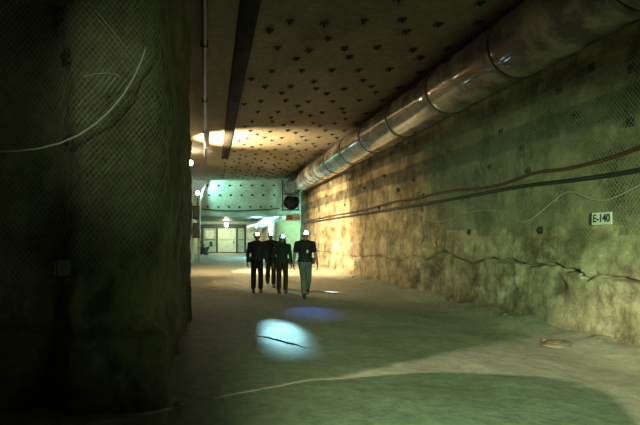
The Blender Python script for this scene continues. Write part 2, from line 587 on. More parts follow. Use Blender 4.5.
# ------------------------------------------------------------------ bolts
def bolt_mesh(sz, name='roof_bolt'):
    mb = MB()
    mb.box((0, 0, -0.012), (sz, sz, 0.016), bevel=0.004)
    mb.loft([((0, 0, -0.018), (sz * .30, 0, 0), (0, sz * .30, 0)), ((0, 0, -0.045), (sz * .16, 0, 0), (0, sz * .16, 0)), ((0, 0, -0.065), (sz * .12, 0, 0), (0, sz * .12, 0))], 6)
    return mb.mesh(name, M_plate)


bm1 = bolt_mesh(0.15)
for r in range(20):
    y0 = 7.62 + 1.27 * r
    for k in range(-1, 6):
        x = 1.34 + 0.68 * k + random.uniform(-.05, .05); y = y0 + random.uniform(-.12, .12)
        o = link('roof_bolt', bm1, ce, (x, y, ceil_z(x, y) - 0.004)); o.rotation_euler = (random.uniform(-.08, .08), random.uniform(-.08, .08), random.uniform(-.25, .25))
        if (r * 3 + k) % 2 == 0 and k < 5:
            x += random.uniform(.2, .5); y += random.uniform(.35, .8)
            o = link('roof_bolt', bm1, ce, (x, y, ceil_z(x, y) - 0.004)); o.rotation_euler = (random.uniform(-.1, .1), random.uniform(-.1, .1), random.uniform(-.25, .25))
bm2 = bolt_mesh(0.15, 'wall_bolt')
tilt = math.atan2(CEIL - BZ1, BY1 - BY0)
for j, t in enumerate((0.16, 0.42, 0.74)):
    for k in range(8):
        x = -0.3 + 0.74 * k + (0.1 if j == 1 else 0)
        if x > 4.9: continue
        p = brow_pt(x, t)
        o = link('wall_bolt', bm2, br, p + Vector((0, -0.02, 0))); o.rotation_euler = (-tilt, 0, 0)
bm3 = bolt_mesh(0.13, 'wall_bolt')
for (X, Y) in [(541, 230), (490, 167), (530, 171), (578, 115), (462, 198), (470, 232), (425, 196), (436, 160), (414, 180), (524, 148), (560, 90), (590, 68), (634, 68),
               (450, 152), (400, 190), (385, 176), (365, 188), (350, 180), (345, 205), (380, 208), (326, 196), (500, 132), (632, 122)]:
    Z = F * WALLX / (X - 212)
    p = px(X, Y, Z); x = wall_x(p.y, p.z)
    o = link('wall_bolt', bm3, wr, (x - 0.005, p.y, p.z)); o.rotation_euler = (0, math.radians(90), 0)
for (X, Y, s) in [(70, 18, 1), (72, 58, 1), (68, 142, 1)]:
    best = min(rng(PL[6], PL[13], 0.02), key=lambda s_: abs((lambda q: 212 + F * q.x / q.y - X)(pillar_pt(s_, 3.0))))
    q = pillar_pt(best, 3.0); z = EYE + (238 - Y) * q.y / F
    q = pillar_pt(best, z); n = plan_n(best)
    o = link('wall_bolt', bm1, wl, q + Vector((n.x, n.y, 0)) * 0.01)
    o.rotation_euler = Vector((n.x, n.y, 0)).to_track_quat('-Z', 'Y').to_euler()

# ------------------------------------------------------------------ chain-link netting
def netting(name, pt, u0, u1, z0, z1, cell, r, parent, keep=lambda u, z: True, m=M_wire):
    mb = MB()
    H = z1 - z0
    step = cell * 2
    for fam in (1, -1):
        off = 0.0 if fam == 1 else 0.008
        u = u0 - H
        while u < u1 + H:
            run = []
            n = int(H / 0.14)
            for i in range(n + 1):
                z = z0 + H * i / n
                uu = u + fam * (z - z0) * 0.8
                if u0 <= uu <= u1 and keep(uu, z): run.append(pt(uu, z, off))
                else:
                    if len(run) > 1: mb.tube(run, r, 3, caps=False)
                    run = []
            if len(run) > 1: mb.tube(run, r, 3, caps=False)
            u += cell
    o = mb.build(name, m, parent, fix=False)
    o['kind'] = 'stuff'
    return o


def wnet(y, z, off):
    return Vector((wall_x(y, z) - 0.035 - off + 0.02 * N((y, z, 50), 1.2, 2), y, z))


netting('wire_netting', wnet, 4.6, 14.5, 1.60, 4.2, 0.062, 0.0034, wr,
        keep=lambda y, z: z < 4.2 - 0.0 * y and z > 1.60 + 0.10 * N((y, 0, 0), 1.0, 2) and y < 12.0 + 2.0 * (z - 1.5) / 2.5 + 0.5 * N((z, 1, 1), 1.5, 2))


def pnet(s, z, off):
    return pillar_pt(s, z, 0.03 + off)


netting('wire_netting', pnet, PL[4] + 0.1, PL[11] + 0.6, 1.15, 5.3, 0.050, 0.0024, wl,
        keep=lambda s, z: z > 1.25 + 0.35 * N((s, 3, 0), 1.6, 3), m=M_wire2)

# ------------------------------------------------------------------ ventilation duct
AX, AZ, DR = 5.10, EYE + 3.20, 0.545
duct = empty('ventilation_duct', (AX, 0, AZ), 'long round stained metal ventilation duct hung along the right rib under the roof', 'duct')
SEG = 2.42
YEND = 31.4
y = -1.36
secs = []
while y < YEND - 0.3:
    secs.append((y, min(y + SEG, YEND))); y += SEG


def duct_ring(y, r=DR, bulge=0.0):
    c = Vector((0.02 * N((y, 0, 0), 0.3, 2), y, 0.03 * N((y, 4, 0), 0.35, 2)))
    pts = []
    for k in range(40):
        a = 2 * math.pi * k / 40
        d = Vector((math.cos(a), 0, math.sin(a)))
        rr = r * (1 + 0.012 * N((d.x * 1.2, y * 0.9, d.z * 1.2), 1.0, 3)) + bulge
        pts.append(c + d * rr)
    return pts


def ring_mesh(rings):
    mb = MB(); vs = [p for r in rings for p in r]; fs = []
    for i in range(len(rings) - 1):
        for k in range(40):
            a, b_ = i * 40 + k, i * 40 + (k + 1) % 40
            fs.append((a, a + 40, b_ + 40, b_))
    return mb.add(vs, fs)


for a, b_ in secs:
    ring_mesh([duct_ring(yy, DR, -0.012 * sst(0.10, 0, min(yy - a, b_ - yy))) for yy in rng(a, b_, 0.11)]).build('duct_section', M_duct, duct, True)
    ring_mesh([duct_ring(b_ - 0.055, DR, -0.01), duct_ring(b_ - 0.05, DR, 0.016), duct_ring(b_ + 0.05, DR, 0.016), duct_ring(b_ + 0.055, DR, -0.01)]).build('joint_band', M_band, duct, False)
    for hx in (-0.25, 0.25):
        MB().tube([(hx, a + 1.2, DR * 0.85), (hx, a + 1.2, CEIL - AZ + 0.06)], 0.009, 5).build('hanger', M_plate, duct)
# elbow at the far end, turning down into the fan
pts = []
for i in range(9):
    t = i / 8 * math.radians(55)
    pts.append(Vector((0, YEND + 0.6 * math.sin(t), -0.6 * (1 - math.cos(t)))))
MB().tube(pts, DR, 32).build('duct_elbow', M_duct, duct, True)

fan = empty('ventilation_fan', (5.2, 32.98, 3.40), 'dark fan housing in a steel frame hung below the end of the duct', 'fan')
MB().tube([(0, -0.30, 0.52), (0, 0.35, 0.52)], [0.46, 0.46], 24).build('housing', M_black, fan, True)
mb = MB()
for i in range(24):
    a0, a1 = 2 * math.pi * i / 24, 2 * math.pi * (i + 1) / 24
    mb.tube([(0.48 * math.cos(a0), -0.32, 0.52 + 0.48 * math.sin(a0)), (0.48 * math.cos(a1), -0.32, 0.52 + 0.48 * math.sin(a1))], 0.035, 6)
mb.build('inlet_ring', M_black, fan)
for i in range(6):
    a0 = math.pi / 3 * i
    MB().box((0.24 * math.cos(a0), -0.33, 0.52 + 0.24 * math.sin(a0)), (0.40, 0.02, 0.13), rot=Matrix.Rotation(-a0, 3, 'Y').to_euler()).build('fan_blade', M_black, fan)
MB().tube([(0, -0.38, 0.52), (0, -0.30, 0.52)], 0.09, 12).build('hub', M_black, fan)
for sx in (-0.54, 0.48):
    MB().box((sx, 0, 1.0), (0.06, 0.06, 2.0)).build('frame_post', M_black, fan)
MB().box((0, 0.05, 1.12), (0.9, 0.4, 0.24), bevel=0.03).build('motor_box', M_black, fan)
MB().box((-0.03, 0.0, 0.0), (1.08, 0.7, 0.06)).build('frame_base', M_black, fan)

# pale flexible vent tube beyond the brow
tube = empty('vent_tube', (4.4, 42, 0), 'pale flexible ventilation tube sloping down beyond the brow', 'duct')
tp = [px(251, 227, 47.5), px(262, 223.5, 43), px(275, 217, 39), px(284, 213, 36.8)]
tp = [p - Vector((4.4, 42, 0)) for p in tp]
mb = MB(); fine = []
for a, b_ in zip(tp, tp[1:]):
    for i in range(10): fine.append(a.lerp(b_, i / 10))
fine.append(tp[-1])
mb.tube(fine, [0.40 + 0.02 * (i % 2) for i in range(len(fine))], 18)
mb.build('tube_body', M_tube, tube, True)
MB().tube([fine[0] - (fine[1] - fine[0]) * 0.15, fine[0] + (fine[1] - fine[0]) * 0.15], 0.45, 20).build('end_collar', M_white, tube)
for i in (6, 20):
    MB().tube([fine[i] + Vector((0, 0, 0.3)), Vector((fine[i].x, fine[i].y, BZ1 + 0.05))], 0.02, 5).build('hanger', M_plate, tube)

# hanging sign under the fan
hs = empty('hanging_sign', (5.55, 32.2, 0), 'small orange and white sign board hanging under the dark fan', 'sign')
p = px(296.5, 217, 32.2)
MB().box((p.x - 5.55, 0, p.z), (0.46, 0.04, 0.46)).build('white_panel', M_white, hs)
p2 = px(289.5, 217.5, 32.2)
MB().box((p2.x - 5.55, 0.02, p2.z), (0.46, 0.04, 0.38)).build('orange_panel', M_orange, hs)
for i in range(2):
    MB().box((p2.x - 5.55 + 0.02, -0.005, p2.z + 0.08 - 0.13 * i), (0.30, 0.02, 0.06)).build('lettering_mark', M_ink, hs)
for i in range(4):
    MB().box((p.x - 5.55 - 0.12 + 0.085 * i, -0.025, p.z - 0.06), (0.05, 0.012, 0.10)).build('lettering_mark', M_redink, hs)
for sx in (-0.55, 0.1):
    MB().tube([(sx, 0.02, p.z + 0.2), (sx, 0.28, 3.36)], 0.012, 5).build('hanger', M_plate, hs)


# ------------------------------------------------------------------ cables on the right rib
def wall_cable(name, pix, r, m, label, gap=0.05):
    pts = []
    for (a, b_) in zip(pix, pix[1:]):
        n = max(2, int(abs(b_[0] - a[0]) / 6))
        for i in range(n):
            t = i / n
            X, Y = a[0] + (b_[0] - a[0]) * t, a[1] + (b_[1] - a[1]) * t
            pts.append((X, Y))
    pts.append(pix[-1])
    out = []
    for X, Y in pts:
        Z = F * WALLX / (X - 212)
        for _ in range(3):
            p_ = px(X, Y, Z)
            Z = F * (wall_x(p_.y, p_.z) - gap) / (X - 212)
        out.append(px(X, Y, Z))
    # smooth a little
    for _ in range(2):
        out = [out[0]] + [(out[i - 1] + out[i] * 2 + out[i + 1]) / 4 for i in range(1, len(out) - 1)] + [out[-1]]
    o = MB().tube(out, r, 7).build(name, m, None, True)
    return tag(o, label, 'cable')


up = [(302, 222), (330, 216), (360, 211), (400, 200), (412, 199), (440, 192.5), (460, 189.5), (480, 189), (500, 185), (520, 178), (535, 172), (548, 171), (565, 169.5), (580, 166), (600, 161), (620, 155), (640, 147.5), (690, 128), (780, 100), (1000, 30)]
lo = [(302, 223.5), (330, 219), (360, 214.5), (400, 207.5), (430, 203), (450, 199.5), (475, 195), (500, 190), (520, 186.5), (540, 184), (560, 182), (590, 178), (612, 175), (640, 170), (690, 160), (780, 140), (1000, 95)]
wall_cable('power_cable', up, 0.030, M_redcable, 'upper brown slack cable along the right rib', 0.07)
wall_cable('power_cable', lo, 0.036, M_cable, 'lower thick black cable along the right rib', 0.07)
wall_cable('wire_strand', [(404, 216), (412, 211), (422, 214), (434, 223), (446, 222), (458, 215), (470, 212), (484, 209), (498, 211), (512, 218), (524, 226), (538, 214), (552, 202), (564, 192), (572, 190), (584, 197), (598, 202), (612, 199), (626, 192), (640, 184), (680, 172), (740, 178), (820, 150), (1000, 110)],
           0.0085, M_strand, 'pale thin strand hanging in loops on the netting of the right rib', 0.06)

# sign E-140
sp = px(602.5, 218.5, F * (WALLX - 0.06) / 390.5 - 0.01)
sgn = empty('number_sign', (sp.x - 0.01, sp.y, sp.z), 'small white sign reading E-140 on the netted right rib', 'sign', rz=0)
MB().box((0, 0, 0), (0.012, 0.37, 0.178), bevel=0.003).build('plate', M_white, sgn)
tcv = bpy.data.curves.new('t', 'FONT'); tcv.body = 'E-140'; tcv.size = 0.158; tcv.align_x = 'CENTER'; tcv.align_y = 'CENTER'; tcv.extrude = 0.002; tcv.offset = 0.0035; tcv.space_character = 0.98
to = bpy.data.objects.new('tmp', tcv); COL.objects.link(to)
tme = bpy.data.meshes.new_from_object(to.evaluated_get(bpy.context.evaluated_depsgraph_get()))
bpy.data.objects.remove(to)
tme.materials.clear(); tme.materials.append(M_ink)
lt = link('lettering', tme, sgn, (-0.009, 0, 0))
lt.rotation_euler = Matrix(((0, 0, -1), (-1, 0, 0), (0, 1, 0))).to_euler()
lt.scale = (0.88, 1, 1)

# ------------------------------------------------------------------ left foreground: cable, box
cab = [px(X, Y, Z) for X, Y, Z in [(-60, 149, 4.3), (-20, 151.5, 4.3), (0, 152, 4.3), (20, 151.5, 4.32), (40, 149.5, 4.34), (60, 145, 4.34), (80, 137, 4.34), (97, 125, 4.35), (112, 110, 4.37), (124, 96, 4.40), (134, 80, 4.42), (141, 64, 4.44), (146, 48, 4.46)]]
for _ in range(2):
    cab = [cab[0]] + [(cab[i - 1] + cab[i] * 2 + cab[i + 1]) / 4 for i in range(1, len(cab) - 1)] + [cab[-1]]
tag(MB().tube(cab, 0.0085, 6).build('slack_cable', M_palecable, None, True), 'thin pale cable hanging in an arc on the dark left pillar', 'cable')
cab2 = [px(X, Y, Z) for X, Y, Z in [(84, 77, 4.12), (95, 74, 4.15), (108, 73, 4.18), (118, 75, 4.22), (124, 80, 4.26)]]
tag(MB().tube(cab2, 0.005, 6).build('slack_cable', M_strand, None, True), 'short faint cable end above the arc on the left pillar', 'cable')
bp_ = px(53, 268, 4.15)
eb = empty('junction_box', bp_, 'small square black box fixed to the dark left pillar', 'box', rz=math.radians(-32))
MB().box((0, 0.06, 0), (0.135, 0.16, 0.145), bevel=0.008).build('case', M_black, eb)
MB().box((0, -0.025, 0), (0.115, 0.012, 0.125), bevel=0.004).build('lid', M_box, eb)

# ------------------------------------------------------------------ conduit under the roof
cd = empty('ceiling_conduit', (0, 14, 0), 'dark pipe running along the roof beside the left pillar', 'pipe')
cp = []
for i in range(25):
    t = i / 24
    yy = 2 + 22.5 * t
    x = -0.10 - 0.0125 * (yy - 6) if yy > 6 else -0.10
    cp.append(Vector((x, yy - 14, CEIL - 0.10 - 0.16 * t + 0.01 * math.sin(yy))))
MB().tube(cp, 0.058, 10).build('pipe', M_conduit, cd, True)
for i in (4, 8, 12, 16, 19, 22):
    q = cp[i]
    MB().box(q, (0.15, 0.05, 0.13), bevel=0.01).build('clamp', M_plate, cd)
    MB().tube([q, Vector((q.x, q.y, CEIL + 0.06))], 0.010, 5).build('hanger', M_plate, cd)


ct = grid('roof_strip', [0.44, 0.46, 0.62, 0.78, 0.80], rng(0, 24, 0.2),
          lambda x, y: (x, y, ceil_z(x, y) - (0.045 if 0.45 < x < 0.79 else -0.02) - 0.012 * N((x, y, 77), 0.8, 2)), M_strip, flip=True)
tag(ct, 'long dark flat strip along the roof right of the pipe', 'strip')  # near-black strip set just below the roof surface

# ------------------------------------------------------------------ lamps
def low_z(x, y):
    t = max(0.0, (y - BY1) / (53 - BY1))
    return BZ1 - 0.12 * math.sin(math.pi * max(0, min(1, (x + 1.3) / 5.9))) * (1 - t) + 0.12 * t


def rib_lamp(name, pos, label, glob, energy, color, rad=0.09, kind='left', aim=None, cone=130):
    t = empty(name, pos, label, 'lamp')
    pos = Vector(pos); up_ = low_z(pos.x, pos.y) - pos.z - 0.01
    MB().ell((0, 0, 0), (rad, rad, rad * 1.15), 16, 10).build('globe', glob, t, True)
    mb = MB()
    if kind == 'left':
        mb.tube([(-rad * 0.9, 0, 0), (-0.20, 0, 0), (-0.30, 0, 0.02)], [rad * 0.7, 0.05, 0.03], 10)
    else:
        mb.tube([(0, 0, rad * 0.9), (0, 0, rad + 0.08), (0, 0, up_)], [rad * 0.7, 0.05, 0.025], 10)
    mb.build('holder', M_lamph, t, True)
    lpos = (pos[0] + (rad + 0.07 if kind == 'left' else 0), pos[1], pos[2] - (0 if kind == 'left' else rad + 0.07))
    if aim is None: light(name + '_light', 'POINT', lpos, energy, color, size=0.06)
    else: light(name + '_light', 'SPOT', lpos, energy, color, aim=aim, size=0.06, cone=cone, blend=0.8)
    return t


pA = px(190.5, 163, 22.0)
rib_lamp('rib_lamp', pA, 'glowing warm bulb on the left rib just behind the dark pillar', M_warm2, 1800, (1.0, 0.72, 0.36), 0.10, aim=(2.6, 24.0, 0.0), cone=110)
pB = Vector((-0.95, 18.7, CEIL - 0.95))
rib_lamp('rib_lamp', pB, 'warm lamp hidden behind the pillar under the brightest patch of roof', M_warm, 900, WARM, 0.09, aim=(4.3, 17.2, 0.0), cone=86)
light('rib_lamp_uplight', 'SPOT', pB + Vector((0.02, 0.3, -0.9)), 9500, WARM, aim=(0.8, 19.3, CEIL), size=0.06, cone=78, blend=0.9)
pG = Vector((-1.13, 22.3, CEIL - 1.9))
rib_lamp('rib_lamp', pG, 'warm lamp low on the left rib hidden behind the pillar', M_warm, 9000, WARM, 0.09, aim=(5.7, 24.2, 0.8), cone=84)
pC = px(197.5, 193, 32.6)
rib_lamp('rib_lamp', pC, 'cold white lamp below the roof step at the left rib', M_cold, 700, TEAL, 0.13, aim=(2.6, 35.0, 3.9), cone=120)
pD = px(226.5, 224.5, 49.0)
rib_lamp('door_lamp', pD, 'bright yellowish lamp above the pale doors of the bulkhead', M_doorl, 420, (0.92, 1.0, 0.66), 0.20, 'top')
pE = Vector((7.2, 35.6, 2.6))
rib_lamp('side_drift_lamp', pE, 'cold lamp hanging in the side drift behind the right rib', M_cold, 900, TEAL, 0.13, 'top')
pF = Vector((3.6, 40.5, 2.55))  # added light for the cyan glow behind the walkers' heads
rib_lamp('low_roof_fill', pF, 'cold fill lamp added under the low roof to brighten the far pillar', M_cold, 650, CYAN, 0.10, 'top')

# ------------------------------------------------------------------ bulkhead doors
DY = 52.3


def dpt(X, Y, yy=DY): return px(X, Y, yy)


dr = empty('door_1', (1.6, DY, 0), 'pale steel doors in a dark frame at the far end', 'door', kind='structure')


def dbox(name, X0, X1, Y0, Y1, d0, d1, m, parent=dr):
    a, b_ = dpt(X0, Y1), dpt(X1, Y0)
    c = (a + b_) / 2
    return MB().box((c.x - 1.6, (d0 + d1) / 2, c.z), (b_.x - a.x, abs(d1 - d0), b_.z - a.z), bevel=0.01).build(name, m, parent)


for X in (202.5, 217, 236.8, 245, 258):
    dbox('frame_post', X - 0.8, X + 0.8, 227.5, 253, -0.16, 0.14, M_frame)
dbox('lintel', 200, 262, 224.5, 228.3, -0.2, 0.14, M_frame)
dbox('sill', 200, 262, 252.2, 253.2, -0.2, 0.14, M_frame)
for X0, X1, m in ((203.4, 216.2, M_doorg), (217.8, 236, M_doorw), (237.6, 244.2, M_doorg), (245.8, 257.2, M_doorw)):
    pn = dbox('door_panel', X0, X1, 228.4, 252.2, -0.02, 0.1, m)
    dbox('panel_rail', X0 + 0.6, X1 - 0.6, 239.4, 240.2, -0.05, 0.0, M_doorg if m is M_doorw else M_frame)
dbox('window_pane', 205.5, 214, 230.5, 238.5, -0.05, 0.0, M_doorw)
dbox('notice_plate', 209.5, 212.5, 241.5, 246.5, -0.06, 0.0, M_frame)
dbox('handle', 233.3, 234.2, 240.8, 243.5, -0.10, 0.0, M_frame)

# cable across the brow
cb = []
for i in range(31):
    x = -1.0 + 5.7 * i / 30
    q = brow_pt(x, 0.80 + 0.03 * math.sin(math.pi * i / 30))
    cb.append(q + Vector((0, -0.07, -0.02)))
tag(MB().tube(cb, 0.035, 6).build('brow_cable', M_cable, None, True), 'black cable strung across the pale brow', 'cable')

# pipe from the roof down the left rib
pp = [Vector((-0.33, 33.0, CEIL + 0.03)), px(207, 182, 33.0), px(205, 186, 33.0), px(202, 192, 33.0), px(200.5, 200, 33.0), px(200, 212, 33.0), px(199.5, 224, 33), px(199.3, 250, 33), Vector(((199.3 - 212) * 33 / F, 33, 0.0))]
tag(MB().tube(pp, 0.06, 8).build('drop_pipe', M_tube, None, True), 'pale pipe dropping from the roof step at the left rib', 'pipe')

# electrical boxes and hose on the left rib
for i, (X0, X1, Y0, Y1, Z, lab) in enumerate([(194, 199.5, 206, 219, 31.6, 'upper dark electrical cabinet on the far left rib'), (194.0, 200.0, 223, 238, 32.3, 'lower dark electrical cabinet on the far left rib')]):
    a, b_ = px(X0, Y1, Z), px(X1, Y0, Z)
    a.x = -1.21
    t = empty('electrical_cabinet', ((a.x + b_.x) / 2, Z, a.z), lab, 'cabinet')
    MB().box((0, 0, (b_.z - a.z) / 2), (b_.x - a.x, 0.5, b_.z - a.z), bevel=0.02).build('case', M_black, t)
    MB().box((0, -0.26, (b_.z - a.z) / 2), ((b_.x - a.x) * 0.8, 0.03, (b_.z - a.z) * 0.85), bevel=0.01).build('cabinet_door', M_box, t)
    MB().tube([(0.1, 0, b_.z - a.z), (0.1, 0, b_.z - a.z + 0.5)], 0.04, 8).build('conduit', M_box, t)
hp = px(203.5, 252.5, 46)
hc = empty('hose_heap', (hp.x, 46, 0), 'dark green coiled hose heaped on the floor beside the doors', 'hose')
mb = MB(); pts = []
for i in range(140):
    a = i * 0.32
    r = 0.42 + 0.12 * math.sin(i * 0.61)
    pts.append((r * math.cos(a), 0.3 * math.sin(a) * 1.2, 0.08 + 0.0045 * i + 0.05 * math.sin(i * 1.3)))
mb.tube(pts, 0.055, 6).build('coil', M_hose, hc, True)
MB().tube([(-0.1, 0, 0.3), (0.05, 0, 0.95), (-0.15, 0.05, 1.2), (-0.4, 0.1, 1.0)], 0.05, 6).build('loose_end', M_hose, hc, True)


# ------------------------------------------------------------------ loose salt
def chunk_mesh(seed, flat=0.6):
    bm = bmesh.new(); bmesh.ops.create_icosphere(bm, subdivisions=2, radius=1)
    for v in bm.verts:
        k = 1 + 0.35 * N(v.co + Vector((seed * 7, 0, 0)), 1.1, 2)
        v.co = Vector((v.co.x * k, v.co.y * k * 0.8, v.co.z * k * flat))
    me = bpy.data.meshes.new('salt_chunk'); bm.to_mesh(me); bm.free(); me.materials.append(M_chunk)
    return me


chm = [chunk_mesh(i) for i in range(4)]


def chunk(x, y, s, label, i=0, group=None, rz=0.0, zs=1.0, lift=0.25):
    o = link('salt_chunk', chm[i % 4], None, (x, y, floor_z(x, y) + s * 0.6 * zs * lift))
    o.scale = (s, s, s * zs); o.rotation_euler = (0, 0, rz)
    tag(o, label, 'rock', group)


def fxy(X, Y):
    Z = F * EYE / (Y - 238); return (X - 212) * Z / F, Z


x, y_ = fxy(559, 346); chunk(x, y_, 0.25, 'flat dark slab of salt lying on the bright strip of floor', 1, rz=0.5, zs=0.35)
x, y_ = fxy(179, 405.5); chunk(x, y_, 0.045, 'small pale lump of salt at the foot of the left pillar', 2)
x, y_ = fxy(141, 412); chunk(x, y_, 0.03, 'tiny lump of salt below the ledge of the left pillar', 0)
for i in range(30):
    y_ = 6.8 + 24 * (i / 30) ** 1.3 + random.uniform(-.2, .2); x = WALLX - random.uniform(0.22, 0.75)
    chunk(x, y_, random.uniform(0.02, 0.055), 'small lump of fallen salt at the foot of the right rib', i, 'fallen salt lumps along the right rib', random.uniform(0, 6))

# domed blocker added left of the camera, outside the frame, to shade the near floor
wt = empty('shade_dome', (-2.2, 2.63, 0), 'round dome added left of the camera to shade the near floor', 'blocker')
prof = [(0.0, 0.62), (0.05, 0.64), (0.40, 0.64), (0.80, 0.64), (0.97, 0.61), (1.07, 0.46), (1.135, 0.22), (1.155, 0.10)]
MB().loft([((0, 0, z * 2), (r, 0, 0), (0, r, 0)) for z, r in prof], 40).build('shell', M_box, wt, True)
for z in (0.4, 1.3):
    MB().loft([((0, 0, z - 0.03), (0.635, 0, 0), (0, 0.635, 0)), ((0, 0, z), (0.65, 0, 0), (0, 0.65, 0)), ((0, 0, z + 0.03), (0.635, 0, 0), (0, 0.635, 0))], 40).build('hoop', M_black, wt)

# ------------------------------------------------------------------ people
SKIN = plain('skin', (0.34, 0.20, 0.13), 0.55, 0, 0.08, 12, 0)
HAIR = plain('dark_hair', (0.02, 0.016, 0.014), 0.5, 0, 0.3, 30, 0.3)
HELM = plain('helmet_white', (0.62, 0.68, 0.70), 0.35, 0, 0.04, 6, 0)
BOOT = plain('boot_leather', (0.025, 0.020, 0.017), 0.5, 0, 0.2, 20, 0.1)
EYEM = plain('eye_dark', (0.02, 0.02, 0.02), 0.2, 0, 0.1, 20, 0)
LIP = plain('lips', (0.26, 0.11, 0.09), 0.5, 0, 0.1, 20, 0)
LENS = emit('headlamp_lens', (0.60, 0.92, 1.0), 40)


def V(*a): return Vector(a)


def person(loc, rz, h, shirt_c, trous_c, label, legs, arms, sleeves='short', hair=False, badge=False, build=1.0, tilt=0.0, seed=0):
    """local frame: x right in the picture, -y towards the camera; legs/arms: dict side -> joints"""
    root = empty('person', loc, label, 'person', rz=rz)
    k = h / 1.75
    S = lambda *p: Vector(p) * k
    B = MB()                                        # body, one continuous skin
    hz = 1.585                                      # head centre
    hd = lambda x, y, z: S(x, y - 0.02, hz + z)
    B.ell(hd(0, 0, 0.02), Vector((0.076, 0.096, 0.108)) * k, 20, 14)
    B.ell(hd(0, -0.022, -0.055), Vector((0.056, 0.066, 0.062)) * k, 16, 10)
    B.ell(hd(0, -0.062, -0.098), Vector((0.024, 0.022, 0.018)) * k, 12, 8)
    B.caps(hd(0, -0.092, 0.018), hd(0, -0.112, -0.022), 0.009 * k, 0.015 * k)
    B.ell(hd(0, -0.086, 0.034), Vector((0.055, 0.016, 0.010)) * k, 14, 8)
    for s in (-1, 1):
        B.ell(hd(0.077 * s, 0.008, -0.005), Vector((0.010, 0.022, 0.032)) * k, 10, 8)
    B.tube([S(0, 0.02, 1.36), S(0, 0.0, 1.52)], [0.062 * k, 0.056 * k], 16)
    bx = build

    def torso(mb, off, z0=0.86, z1=1.46):
        prof = [(0.84, 0.150, 0.100), (0.92, 0.165, 0.112), (1.00, 0.155, 0.108), (1.08, 0.145, 0.105), (1.18, 0.155, 0.112), (1.28, 0.172, 0.116), (1.36, 0.180, 0.105), (1.42, 0.150, 0.085), (1.46, 0.085, 0.065)]
        rings = [(S(0, 0.0, z), V((rx * bx + off) * k, 0, 0), V(0, (ry * bx + off) * k, 0)) for z, rx, ry in prof if z0 <= z <= z1]
        mb.loft(rings, 24)
    torso(B, -0.012)
    for s in (-1, 1):
        hip, kn, an = [Vector(p) * k for p in legs[s]]
        sh, el, wr_ = [Vector(p) * k for p in arms[s]]
        B.caps(hip, kn, 0.075 * k, 0.052 * k); B.caps(kn, an, 0.050 * k, 0.036 * k)
        B.caps(S(0.06 * s, 0, 1.40), sh, 0.058 * k, 0.056 * k)
        B.caps(sh, el, 0.052 * k, 0.044 * k); B.caps(el, wr_, 0.043 * k, 0.030 * k)
        # hand: palm towards the thigh, four unequal curled fingers and a thumb in front
        d = (wr_ - el).normalized().lerp(V(0, 0, -1), 0.5).normalized()
        f = V(0, -1, 0); f = (f - d * f.dot(d)).normalized()       # thumb side
        m_ = V(-s, 0, 0); m_ = (m_ - d * m_.dot(d)).normalized()   # towards the body
        B.loft([(wr_, f * 0.026 * k, m_ * 0.020 * k), (wr_ + d * 0.03 * k, f * 0.036 * k, m_ * 0.018 * k), (wr_ + d * 0.085 * k, f * 0.042 * k, m_ * 0.016 * k), (wr_ + d * 0.10 * k, f * 0.036 * k, m_ * 0.012 * k)], 14)
        for q, ln in zip((0.031, 0.0105, -0.0105, -0.031), (0.072, 0.082, 0.076, 0.058)):
            a0 = wr_ + (d * 0.088 + f * q) * k
            a1 = a0 + (d * 0.95 + m_ * 0.25 + f * q * 1.5).normalized() * ln * 0.5 * k
            a2 = a1 + (d * 0.75 + m_ * 0.65).normalized() * ln * 0.32 * k
            a3 = a2 + (d * 0.4 + m_ * 0.9).normalized() * ln * 0.26 * k
            B.caps(a0, a1, 0.0095 * k, 0.0088 * k, 8); B.caps(a1, a2, 0.0088 * k, 0.0082 * k, 8); B.caps(a2, a3, 0.0082 * k, 0.007 * k, 8)
        t0 = wr_ + (d * 0.028 + f * 0.026 + m_ * 0.006) * k
        t1 = t0 + (d * 0.75 + f * 0.75 + m_ * 0.2).normalized() * 0.040 * k
        t2 = t1 + (d * 0.95 + f * 0.2 + m_ * 0.3).normalized() * 0.034 * k
        B.caps(t0, t1, 0.013 * k, 0.0105 * k, 8); B.caps(t1, t2, 0.0105 * k, 0.0085 * k, 8)
        # foot inside the boot
        B.ell(an + S(0, -0.06, -0.05), V(0.032, 0.085, 0.028) * k, 10, 8)
    fused(B, 'body', SKIN, root, 0.0075, 2)
    # face details
    for s in (-1, 1):
        MB().ell(hd(0.031 * s, -0.086, 0.014), V(0.013, 0.008, 0.008) * k, 10, 8).build('eye', EYEM, root, True)
    MB().ell(hd(0, -0.084, -0.062), V(0.024, 0.008, 0.008) * k, 12, 8).build('mouth', LIP, root, True)
    # shirt
    sh_m = plain('shirt_%d' % seed, shirt_c, 0.85, 0, 0.2, 6, 0.4)
    T = MB(); torso(T, 0.014, 0.90, 1.46)
    for s in (-1, 1):
        sh, el, wr_ = [Vector(p) * k for p in arms[s]]
        T.caps(S(0.07 * s, 0, 1.40), sh, 0.074 * k, 0.074 * k); T.caps(S(0.05 * s, 0.015, 1.455), S(0.17 * s, 0.005, 1.405), 0.045 * k, 0.050 * k)
        if sleeves == 'short':
            mid = sh.lerp(el, 0.78)
            T.tube([sh, sh.lerp(el, 0.4), mid], [0.070 * k, 0.064 * k, 0.062 * k], 16)
        else:
            T.caps(sh, el, 0.068 * k, 0.056 * k); T.tube([el, el.lerp(wr_, 0.6), el.lerp(wr_, 0.97)], [0.056 * k, 0.046 * k, 0.044 * k], 16)
    T.tube([S(0, 0.015, 1.42), S(0, 0.008, 1.485)], [0.080 * k, 0.068 * k], 16)
    shirt = fused(T, 'shirt', sh_m, root, 0.012, 3)
    # trousers
    tr_m = plain('trousers_%d' % seed, trous_c, 0.85, 0, 0.25, 5, 0.4)
    T = MB()
